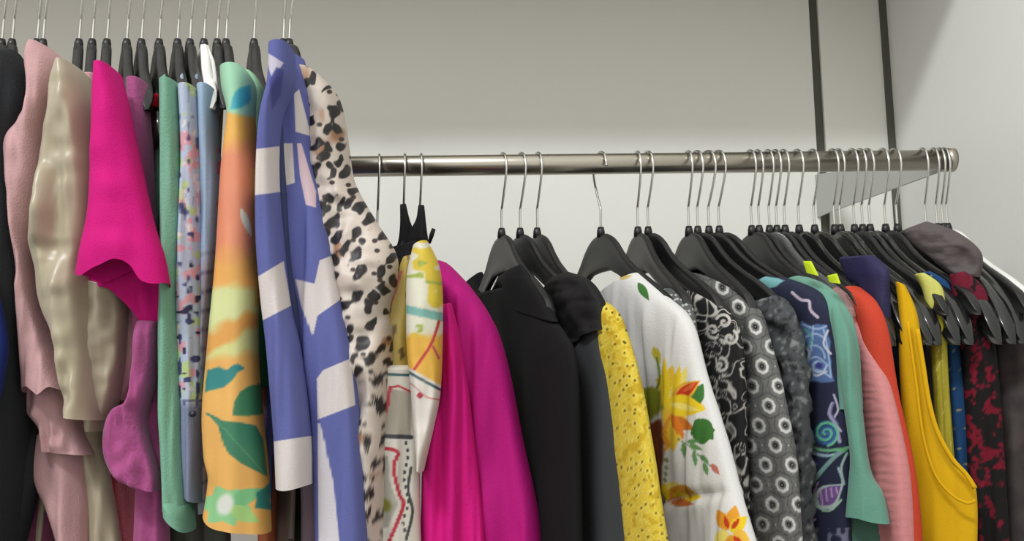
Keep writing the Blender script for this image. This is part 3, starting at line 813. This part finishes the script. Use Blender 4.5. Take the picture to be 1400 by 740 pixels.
# --- white lily blouse
def pr_lily(d):
    d.poly([(904,560), (898,520), (918,500), (930,530), (955,545), (964,560), (940,566), (930,600), (916,616), (908,600)], (246, 200, 60), 3, 3)
    Y1, Y2, OR, RD, GR = (250, 214, 40), (252, 232, 120), (240, 160, 40), (206, 62, 26), (64, 120, 52)
    d.leaf((872,386), (888,412), 12, GR); d.leaf((846,382), (866,376), 6, (220, 190, 110))
    d.leaf((893,474), (903,498), 12, (214, 196, 60)); d.line([(898,490), (902,520), (892,540)], 3, (120, 150, 60), 8)
    d.poly([(874,534), (892,528), (905,535), (906,560), (890,574), (876,560)], (150, 156, 40), 2, 4)
    d.poly([(888,578), (904,574), (908,600), (904,650), (902,700), (892,640)], (140, 70, 36), 2, 4)
    d.line([(897,600), (900,630), (902,680)], 4, (176, 80, 36), 8)
    d.leaf((911,560), (908,486), 14, Y1); d.leaf((915,560), (940,500), 20, Y2); d.leaf((920,552), (930,496), 12, Y1)
    d.leaf((944,556), (962,524), 22, GR)
    d.leaf((918,548), (958,520), 24, (238, 180, 60)); d.leaf((922,546), (956,521), 15, RD); d.leaf((934,536), (952,523), 7, (236, 110, 60))
    d.leaf((908,550), (966,560), 30, Y1); d.leaf((914,552), (960,562), 10, Y2)
    d.leaf((916,572), (950,588), 18, (208, 120, 40)); d.leaf((944,592), (978,588), 36, GR, (40, 90, 40)); d.leaf((950,574), (976,602), 28, GR)
    d.leaf((918,566), (910,618), 18, OR); d.leaf((922,568), (920,620), 20, (250, 206, 60)); d.leaf((918,566), (936,602), 14, (238, 130, 40))
    d.line([(926,600), (945,612), (962,630), (978,642)], 1.6, (110, 150, 100), 8)
    for a, b in (((934,604), (936,628)), ((942,608), (962,616)), ((948,616), (952,640)), ((956,622), (970,634)), ((962,632), (968,652)), ((938,604), (956,604))):
        d.leaf(a, b, 8, (110, 156, 96))
    d.leaf((972,634), (984,650), 9, (206, 120, 100))
    d.line([(912,624), (909,660), (905,676)], 3, (120, 140, 80))
    for a, b, w_, c in (((906,670), (930,660), 14, Y2), ((908,678), (946,668), 18, OR), ((920,676), (960,680), 20, Y1), ((906,660), (914,690), 12, Y1), ((912,684), (950,690), 14, (200, 110, 50)), ((925,664), (950,676), 12, (214, 150, 50))):
        d.leaf(a, b, w_, c)
    for a, b, w_, c in (((996,726), (980,696), 20, OR), ((998,726), (1006,690), 22, (246, 170, 50)), ((998,728), (1022,706), 20, Y1), ((1000,732), (1026,740), 24, (250, 196, 70)), ((996,728), (976,742), 20, Y2), ((998,732), (1004,764), 22, OR), ((996,724), (990,704), 8, RD), ((1000,724), (1012,708), 8, RD), ((1002,734), (1016,744), 8, RD)):
        d.leaf(a, b, w_, c)
    d.line([(902,690), (920,684), (950,676), (985,672)], 1.5, (206, 196, 190), 12)
g = garment('lily_blouse', 'white blouse printed with yellow and orange lilies and green leaves', 'blouse', 0,0,0)
bag('body', 'c1', m_dye, g, u0=-.19, u1=.10, length=.6, seed=66, T=.007, base=(232, 230, 228))
def cuffgather(X, Y):
    return 0.006*np.exp(-((Y-(688-(X-905)*.16))/9)**2)*-1 + .0012*np.sin(X/3.2)*np.exp(-((Y-(694-(X-905)*.16))/14)**2)
drape('sleeve', [(818,408), (828,440), (850,500), (866,580), (882,660), (896,740), (900,800)], [(872,373), (908,404), (942,440), (962,510), (988,595), (1010,676), (1046,800)], hplane('c1', .004), .018, m_dye, g, pr_lily, folds=(.007, 16, 190), seed=67, base=(238, 236, 234), step=1.3, topr=.04, extra=cuffgather, hem=None)

# --- grey tiny print + swirl
def pr_tiny(d):
    bx, by, bi = d.cells(7, 7, .9, 75); d.mix((2.1-np.hypot(bx, by))*1.2, (206, 208, 206))
g = garment('tiny_print_top', 'grey top with a tiny pale flower print just behind the lily blouse shoulder', 'top', 0,0,0)
drape('front', [(900,398), (905,440), (915,520), (925,800)], [(920,394), (944,424), (950,500), (955,800)], hplane('d1', .001), .011, m_dye, g, pr_tiny, seed=68, base=(96, 98, 98), step=1.5)
def pr_swirl(d):
    x = d.x + 6*vnoise(d.x/13, d.y/17, 77); y = d.y + 6*vnoise(d.x/13, d.y/17, 78)
    v = vnoise(x/11, y/15, 79)
    d.mix((.16-np.abs(v-.12))*9, (206, 202, 194)); d.mix((.1-np.abs(v+.42))*10, (206, 202, 194))
    for cx, cy in ((975,452), (990,440), (998,462), (985,500)):
        d.spiral(cx, cy, 11, 1.2, 4.0, (214, 210, 202), cx)
g = garment('swirl_blouse', 'black blouse with a bold off-white swirl print right of the lily blouse', 'blouse', 0,0,0)
drape('front', [(915,396), (936,460), (962,560), (985,660), (1000,800)], [(950,398), (998,430), (1014,480), (1018,600), (1026,800)], hplane('d2', .001), .009, m_dye, g, pr_swirl, folds=(.004, 18, 140), seed=69, base=(36, 35, 36), step=1.5)
bag('body', 'd2', m_dye, g, u0=-.19, u1=.03, length=.6, seed=70, T=.006, base=(50, 50, 50))

# --- flower tile
def pr_tile(d):
    px, py = 36., 54.
    x = d.x - (d.y-420)*0.17; 
    for ox, oy in ((0, 0), (px/2, py/2)):
        gx = np.mod(x-1010+ox, px)-px/2; gy = np.mod(d.y-420+oy, py)-py/2
        r = np.hypot(gx, gy*.86); an = np.arctan2(gy, gx)
        rr = r*(1-.04*np.cos(8*an))
        d.mix((1.0-np.abs(rr-14.5))*.8, (64, 64, 66))
        d.mix((2.3-np.abs(rr-7.4)), (216, 215, 212))
        d.mix((3.6-r), (34, 34, 36)); d.mix((1.2-r), (180, 180, 180))
    gx = np.mod(x-1010+px/2, px)-px/2; gy = np.mod(d.y-420, py)-py/2
    d.mix((1.6-np.hypot(gx, gy)), (190, 190, 186))
g = garment('tile_print_blouse', 'grey blouse with rows of white flower medallions in the middle of the long rail', 'blouse', 0,0,0)
drape('sleeve', [(922,378), (950,396), (990,418), (1008,450), (1014,520), (1016,620), (1022,800)], [(938,371), (982,384), (1026,418), (1050,475), (1071,560), (1087,670), (1096,800)], hplane('e1', .002), .014, m_dye, g, pr_tile, folds=(.004, 24, 160), seed=71, base=(112, 112, 110), step=1.3, topr=.04)
bag('body', 'e1', m_dye, g, u0=-.19, u1=.08, length=.6, seed=72, T=.006, base=(110,110,108))

# --- lace
def pr_lace(d):
    v = vnoise((d.x+d.y*.3)/6, (d.y-d.x*.4)/9, 81)+.5*vnoise(d.x/3, d.y/4, 82)
    d.mix((v-.25)*2, (140, 142, 142)); d.mix((-.45-v)*3, (48, 50, 52))
def lacebump(X, Y): return .004*np.sin((Y+6*vnoise(X/14, Y/14, 83))/7.5)
g = garment('lace_top', 'charcoal ruffled lace top left of the navy swirl dress', 'top', 0,0,0)
drape('front', [(1032,412), (1040,450), (1056,500), (1072,580), (1084,680), (1090,800)], [(1062,404), (1084,430), (1098,490), (1102,560), (1104,680), (1106,800)], hplane('e2', .002), .013, m_dye, g, pr_lace, folds=(.005, 14, 30), seed=73, base=(80, 83, 85), extra=lacebump, step=1.5)
bag('body', 'e2', m_dye, g, u0=-.19, u1=.08, length=.6, seed=74, T=.006, base=(70,72,74))

# --- navy swirl dress
def pr_navy(d):
    LB, TG, LV, PU, GG = (170, 196, 232), (96, 176, 160), (178, 160, 214), (196, 150, 206), (120, 190, 140)
    d.poly([(1028,398), (1032,386), (1048,378), (1074,382), (1062,392), (1050,396), (1046,408)], (126, 186, 188), 2, 2)
    d.poly([(1028,396), (1040,386), (1048,400), (1038,408)], (176, 150, 196), 2, 2)
    d.line([(1083,400), (1095,410), (1106,412), (1108,424), (1118,434)], 4, (214, 196, 216), 16)
    d.poly([(1092,446), (1096,440), (1112,446), (1128,442), (1134,466), (1136,500), (1140,522), (1124,524), (1106,520), (1098,524), (1096,490)], (96, 124, 176), 2, 2)
    for p in ([(1098,444), (1116,450), (1130,446)], [(1100,462), (1114,456), (1128,464), (1132,480)], [(1098,480), (1112,472), (1124,478), (1128,490)], [(1100,496), (1116,488), (1132,500)], [(1102,514), (1118,506), (1136,516)], [(1112,446), (1110,470), (1104,500)], [(1126,450), (1132,480), (1136,515)]):
        d.line(p, 2.6, LB, 8)
    d.line([(1100,450), (1110,462), (1104,476)], 3, TG, 6)
    for p, q in (([(1096,470), (1106,482), (1100,500)], (226,226,240)), ([(1132,452), (1126,470), (1136,484)], (226,226,240)), ([(1108,508), (1116,514), (1130,508)], (226,226,240)), ([(1140,540), (1146,560), (1140,574), (1150,590)], (206,196,220)), ([(1144,470), (1150,500), (1152,530)], (90,120,130)), ([(1099,560), (1104,580), (1098,600)], (140,190,170)), ([(1146,640), (1152,660), (1146,680)], (190,210,220)), ([(1118,660), (1108,690), (1098,720)], (190,150,200))):
        d.line(p, 2.8, q, 10)
    d.spiral(1119, 500, 11, 1.3, 3, (190, 210, 240)); d.ell(1120, 500, 4, 5, (70, 70, 150))
    d.line([(1138,552), (1134,566), (1142,580), (1148,604)], 5, (176, 172, 204), 12)
    d.line([(1139,552), (1137,566), (1146,580)], 2, (110, 110, 150), 12)
    d.ell(1129, 592, 16, 17, (48, 92, 130)); d.spiral(1129, 592, 18, 1.9, 3.4, (118, 206, 164), 1.4, -1); d.spiral(1130, 594, 13, 1.6, 2, (80, 120, 190), 1.9, -1)
    d.line([(1096,590), (1106,608), (1126,616), (1154,614)], 4, GG, 12); d.line([(1096,612), (1120,622), (1140,622), (1160,612)], 4, (170, 196, 214), 12)
    d.line([(1156,614), (1140,626), (1120,648), (1106,668), (1098,690)], 6, (112, 180, 120), 14); d.line([(1150,618), (1132,634), (1112,658), (1100,676)], 2.4, (150, 150, 214), 14)
    d.line([(1158,620), (1150,640), (1154,662)], 3.5, (170, 196, 190), 8)
    d.poly([(1096,632), (1112,628), (1118,636), (1106,652), (1098,650)], (112, 96, 190), 1, 2); d.line([(1096,634), (1104,636), (1108,646)], 2, PU)
    d.leaf((1114,694), (1152,662), 34, (190, 204, 200)); d.leaf((1118,690), (1150,664), 25, (122, 88, 150)); 
    for q in range(4): d.line([(1122+q*7, 670-q), (1124+q*7, 690-q*5)], 2.2, (206, 170, 214))
    d.line([(1114,676), (1122,696), (1136,698), (1150,684)], 3, (176, 216, 186), 8)
    d.spiral(1103, 704, 13, 1.4, 3.6, (206, 168, 210), .5); d.ell(1105, 706, 4, 4, (190, 110, 170))
    d.speck(8, 8, .5, (96, 104, 130), 85) if False else None
    lo = (d.y > 722); v = vnoise(d.x/6, d.y/6, 86); d.mix(lo*(v-.1)*4, (120, 122, 146))
g = garment('navy_print_dress', 'navy dress printed with blue, teal and lilac swirling flowers', 'dress', 0,0,0)
drape('sleeve', [(1027,398), (1050,410), (1076,420), (1094,450), (1097,520), (1098,620), (1090,700), (1090,800)], [(1050,378), (1080,382), (1122,402), (1142,440), (1152,520), (1160,600), (1160,700), (1162,800)], hplane('e3', .002), .013, m_dye, g, pr_navy, folds=(.003, 30, 160), seed=75, base=(42, 46, 70), step=1.2, topr=.04)
bag('body', 'e3', m_dye, g, u0=-.19, u1=.08, length=.6, seed=76, T=.006, base=(42,46,70))

# --- black garments at the neck with neon label
m = cloth('black_sports_knit', (24, 25, 26))
mn = cloth('neon_yellow', (214, 240, 40), rough=.6)
g = garment('black_sports_top', 'black sports top with two small neon yellow tabs above the sage green sweater', 'top', 0,0,0)
bag('body', 'e4', m, g, u0=-.19, u1=.14, length=.6, seed=77, T=.0075, neck=.03, drop=.0)
drape('neon_tab', [(1098,357), (1103,373)], [(1109,357), (1119,377)], hplane('e4', .014), .002, mn, g, folds=(0, 10, 10), topr=.3)
drape('neon_tab', [(1131,377), (1134,386)], [(1144,374), (1149,388)], hplane('e4', .014), .002, mn, g, folds=(0, 10, 10), topr=.3)

# --- sage sweater
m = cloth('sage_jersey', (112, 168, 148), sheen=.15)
mi = cloth('sage_jersey_shaded', (84, 124, 108))  # same sage jersey, darkened to put the shade inside the cuff into its colour
g = garment('sage_sweater', 'sage green sweater with a long sleeve ending in a wide cuff', 'sweater', 0,0,0)
drape('shoulder', [(1074,386), (1098,402), (1122,424), (1142,470), (1160,560)], [(1094,377), (1122,388), (1146,410), (1164,455), (1170,560)], hplane('f1', .003), .013, m, g, folds=(.003, 20, 100), seed=78, topr=.05)
drape('sleeve', [(1136,424), (1142,470), (1153,550), (1162,620), (1160,660), (1156,706)], [(1146,414), (1166,460), (1178,550), (1190,640), (1208,676), (1217,716)], plane(1170, .965, 25, py=560), .020, m, g, folds=(.004, 20, 120), seed=79, topr=.3, hem=[(0,0), (.3,-2), (.6,0), (1,0)])
drape('cuff_shaded_inside', [(1158,690), (1154,800)], [(1213,700), (1216,800)], plane(1185, .985, 25, py=560), .010, mi, g, folds=(.002, 20, 60))
bag('body', 'f1', m, g, u0=-.19, u1=.08, length=.6, seed=80, T=.006)

# --- pink crinkle
def pr_crk(d):
    v = np.sin((d.y + 5*vnoise(d.x/16, d.y/10, 91))/1.9); d.mix((v-.2)*.25, (206, 120, 122))
def crk(X, Y): return .0004*np.sin((Y+5*vnoise(X/16, Y/10, 92))/2.0)
g = garment('pink_crinkle_top', 'salmon pink crinkled top between the sage sweater and the coral red top', 'top', 0,0,0)
drape('sleeve', [(1136,398), (1150,440), (1164,520), (1180,620), (1196,720), (1204,800)], [(1150,396), (1174,436), (1200,492), (1222,570), (1238,660), (1246,800)], hplane('f4', .002), .014, m_dye, g, pr_crk, folds=(.003, 22, 200), seed=81, base=(226, 148, 148), extra=crk, step=1.2, topr=.03)
bag('body', 'f4', m_dye, g, u0=-.19, u1=.06, length=.6, seed=82, T=.006, base=(226,148,148))
# --- coral
m = cloth('coral_jersey', (214, 72, 48))
g = garment('coral_top', 'coral red top just left of the mustard yellow tank top', 'top', 0,0,0)
drape('sleeve', [(1146,396), (1164,440), (1180,500), (1204,600), (1222,700), (1232,800)], [(1166,391), (1192,412), (1208,450), (1222,540), (1246,660), (1256,800)], hplane('f5', .001), .014, m, g, folds=(.003, 30, 200), seed=83, topr=.04)
bag('body', 'f5', m, g, u0=-.19, u1=.06, length=.6, seed=84, T=.006)
# --- navy satin piece
m = cloth('navy_satin', (46, 44, 84), rough=.6)
g = garment('satin_shirt', 'plain dark navy top between the coral red top and the mustard strap', 'top', 0,0,0)
drape('shoulder', [(1150,352), (1160,380), (1180,400), (1196,450)], [(1192,349), (1211,368), (1213,400), (1214,450)], hplane('g1', -.002), .010, m, g, folds=(.003, 14, 70), seed=85, topr=.08)
bag('body', 'g1', m, g, u0=-.19, u1=.10, length=.6, seed=86, T=.006)

# --- mustard tank
m = cloth('mustard_jersey', (240, 188, 14), bump=.2)
mo = cloth('mustard_binding', (214, 160, 14))
g = garment('mustard_tank_top', 'mustard yellow tank top with a deep curved armhole near the right end of the rail', 'tank top', 0,0,0)
pm = plane(1260, 1.012, 20, py=560)
tf = drape('front', [(1224,386), (1229,430), (1229,490), (1233,560), (1240,640), (1252,740), (1256,800)], [(1238,392), (1254,430), (1262,490), (1274,570), (1300,632), (1334,668), (1334,800)], pm, .013, m, g, folds=(.004, 26, 240), seed=87, step=1.6, topr=.03)
bag('body', 'g2', m, g, u0=-.19, u1=.10, length=.6, seed=88, T=.006)
pts = [(1256,450), (1264,500), (1272,550), (1284,592), (1304,628), (1322,648), (1335,668)]
pp = smooth_pts(pts, 24)
tube('armhole_binding', [at(x-2, y, .990 - (x-1256)*.0002) for x, y in pp], .0028, m, tf, 8)
pts = [(1241,440), (1252,520), (1262,596), (1278,648), (1300,676), (1322,688), (1334,684)]
tube('armhole_binding', [at(x, y, .990 - (x-1256)*.0003) for x, y in smooth_pts(pts, 24)], .0017, m, tf, 8)

# --- olive, blue
def pr_oli(d):
    d.mix((np.abs(np.mod(d.x-(d.y-400)*.05, 9)-4.5) < 1)*.5, (120, 110, 40)); d.mix((440-d.y)/30, (226, 226, 120))
    d.speck(4, 6, .8, (220, 214, 130), 95)
g = garment('olive_dress', 'olive yellow striped dress between the mustard tank top and the blue dotted dress', 'dress', 0,0,0)
drape('front', [(1250,376), (1262,400), (1270,450), (1276,540), (1280,620), (1288,800)], [(1264,374), (1288,394), (1294,440), (1296,500), (1302,590), (1318,800)], plane(1280, 1.03, 20, py=480), .012, m_dye, g, pr_oli, folds=(.003, 12, 200), seed=89, base=(182, 170, 52), topr=.04)
bag('body', 'h2', m_dye, g, u0=-.19, u1=.10, length=.6, seed=90, T=.006, base=(182,170,52))
def pr_dot(d):
    bx, by, bi = d.cells(16, 26, .2, 97); d.mix((1.9-np.abs(bx)*.5-np.abs(by)), (190, 180, 120))
g = garment('blue_dotted_dress', 'blue dress with small pale dots left of the black and red lace dress', 'dress', 0,0,0)
drape('front', [(1260,374), (1284,400), (1292,460), (1298,560), (1304,650), (1310,800)], [(1272,372), (1300,392), (1314,440), (1324,560), (1326,650), (1330,800)], plane(1300, 1.06, 20, py=480), .012, m_dye, g, pr_dot, folds=(.003, 14, 200), seed=91, base=(38, 84, 138), topr=.04)
bag('body', 'h4', m_dye, g, u0=-.19, u1=.08, length=.6, seed=92, T=.006, base=(38,84,138))

# --- red lace
def pr_red(d):
    v = vnoise(d.x/9, d.y/11, 101)+.6*vnoise(d.x/4, d.y/4, 102)
    band = np.clip(1.1-np.abs(d.x-1338-(d.y-540)*.08)/42, 0, 1)
    d.mix((v-.18)*4*band, (128, 18, 42))
    up = np.clip((440-d.y)/30, 0, 1); d.mix(up*(v+.9)*2, (120, 24, 48))
g = garment('red_lace_dress', 'black dress with a wine red lace flower pattern near the right end of the rail', 'dress', 0,0,0)
drape('front', [(1298,376), (1306,430), (1316,520), (1322,620), (1326,800)], [(1320,372), (1348,400), (1362,480), (1372,600), (1384,800)], plane(1335, 1.04, 25, py=480), .014, m_dye, g, pr_red, folds=(.004, 16, 130), seed=93, base=(24, 20, 22), step=1.5, topr=.05)
bag('body', 'i1', m_dye, g, u0=-.19, u1=.08, length=.6, seed=94, T=.006, base=(40,20,24))
m = mat('brown_grey_brocade', (74, 66, 66), .8, var=.7, scale=260)
g = garment('brocade_coat', 'dark brown grey brocade coat filling the right edge of the picture', 'coat', 0,0,0)
drape('front', [(1352,430), (1360,500), (1366,600), (1374,700), (1380,800)], [(1420,400), (1450,480), (1450,600), (1450,700), (1450,800)], plane(1390, 1.06, 20, py=480), .018, m, g, folds=(.006, 22, 150), seed=95, topr=.05)
bag('body', 'j2', m, g, u0=-.19, u1=.08, length=.6, seed=96, T=.006)

# --- grey draped top over its hanger
m = cloth('grey_purple_jersey', (100, 91, 92), rough=.7)
g = garment('grey_draped_top', 'warm grey top draped over the hangers at the right end of the rail', 'top', 0,0,0)
drape('shoulder', [(1234,316), (1246,332), (1268,350), (1304,378)], [(1268,303), (1310,318), (1342,346), (1340,380)], plane(1290, 1.07, 35, py=340), .013, m, g, folds=(.005, 24, 16), seed=97, topr=.15)
bag('body', 'j1', m, g, u0=-.19, u1=.02, length=.6, seed=98, T=.006, neck=.02, drop=0)

# garments: move each root to its own place (origin at its highest point), parts keep their world position
bpy.context.view_layer.update()
for o in list(col.objects):
    if o.type == 'EMPTY' and o.location.length == 0 and o.children:
        vs = [c.matrix_world @ Vector(b) for c in o.children if c.type == 'MESH' for b in c.bound_box]
        p = Vector((sum(v.x for v in vs)/len(vs), sum(v.y for v in vs)/len(vs), max(v.z for v in vs)))
        o.location = p
        for c in o.children: c.location = -p
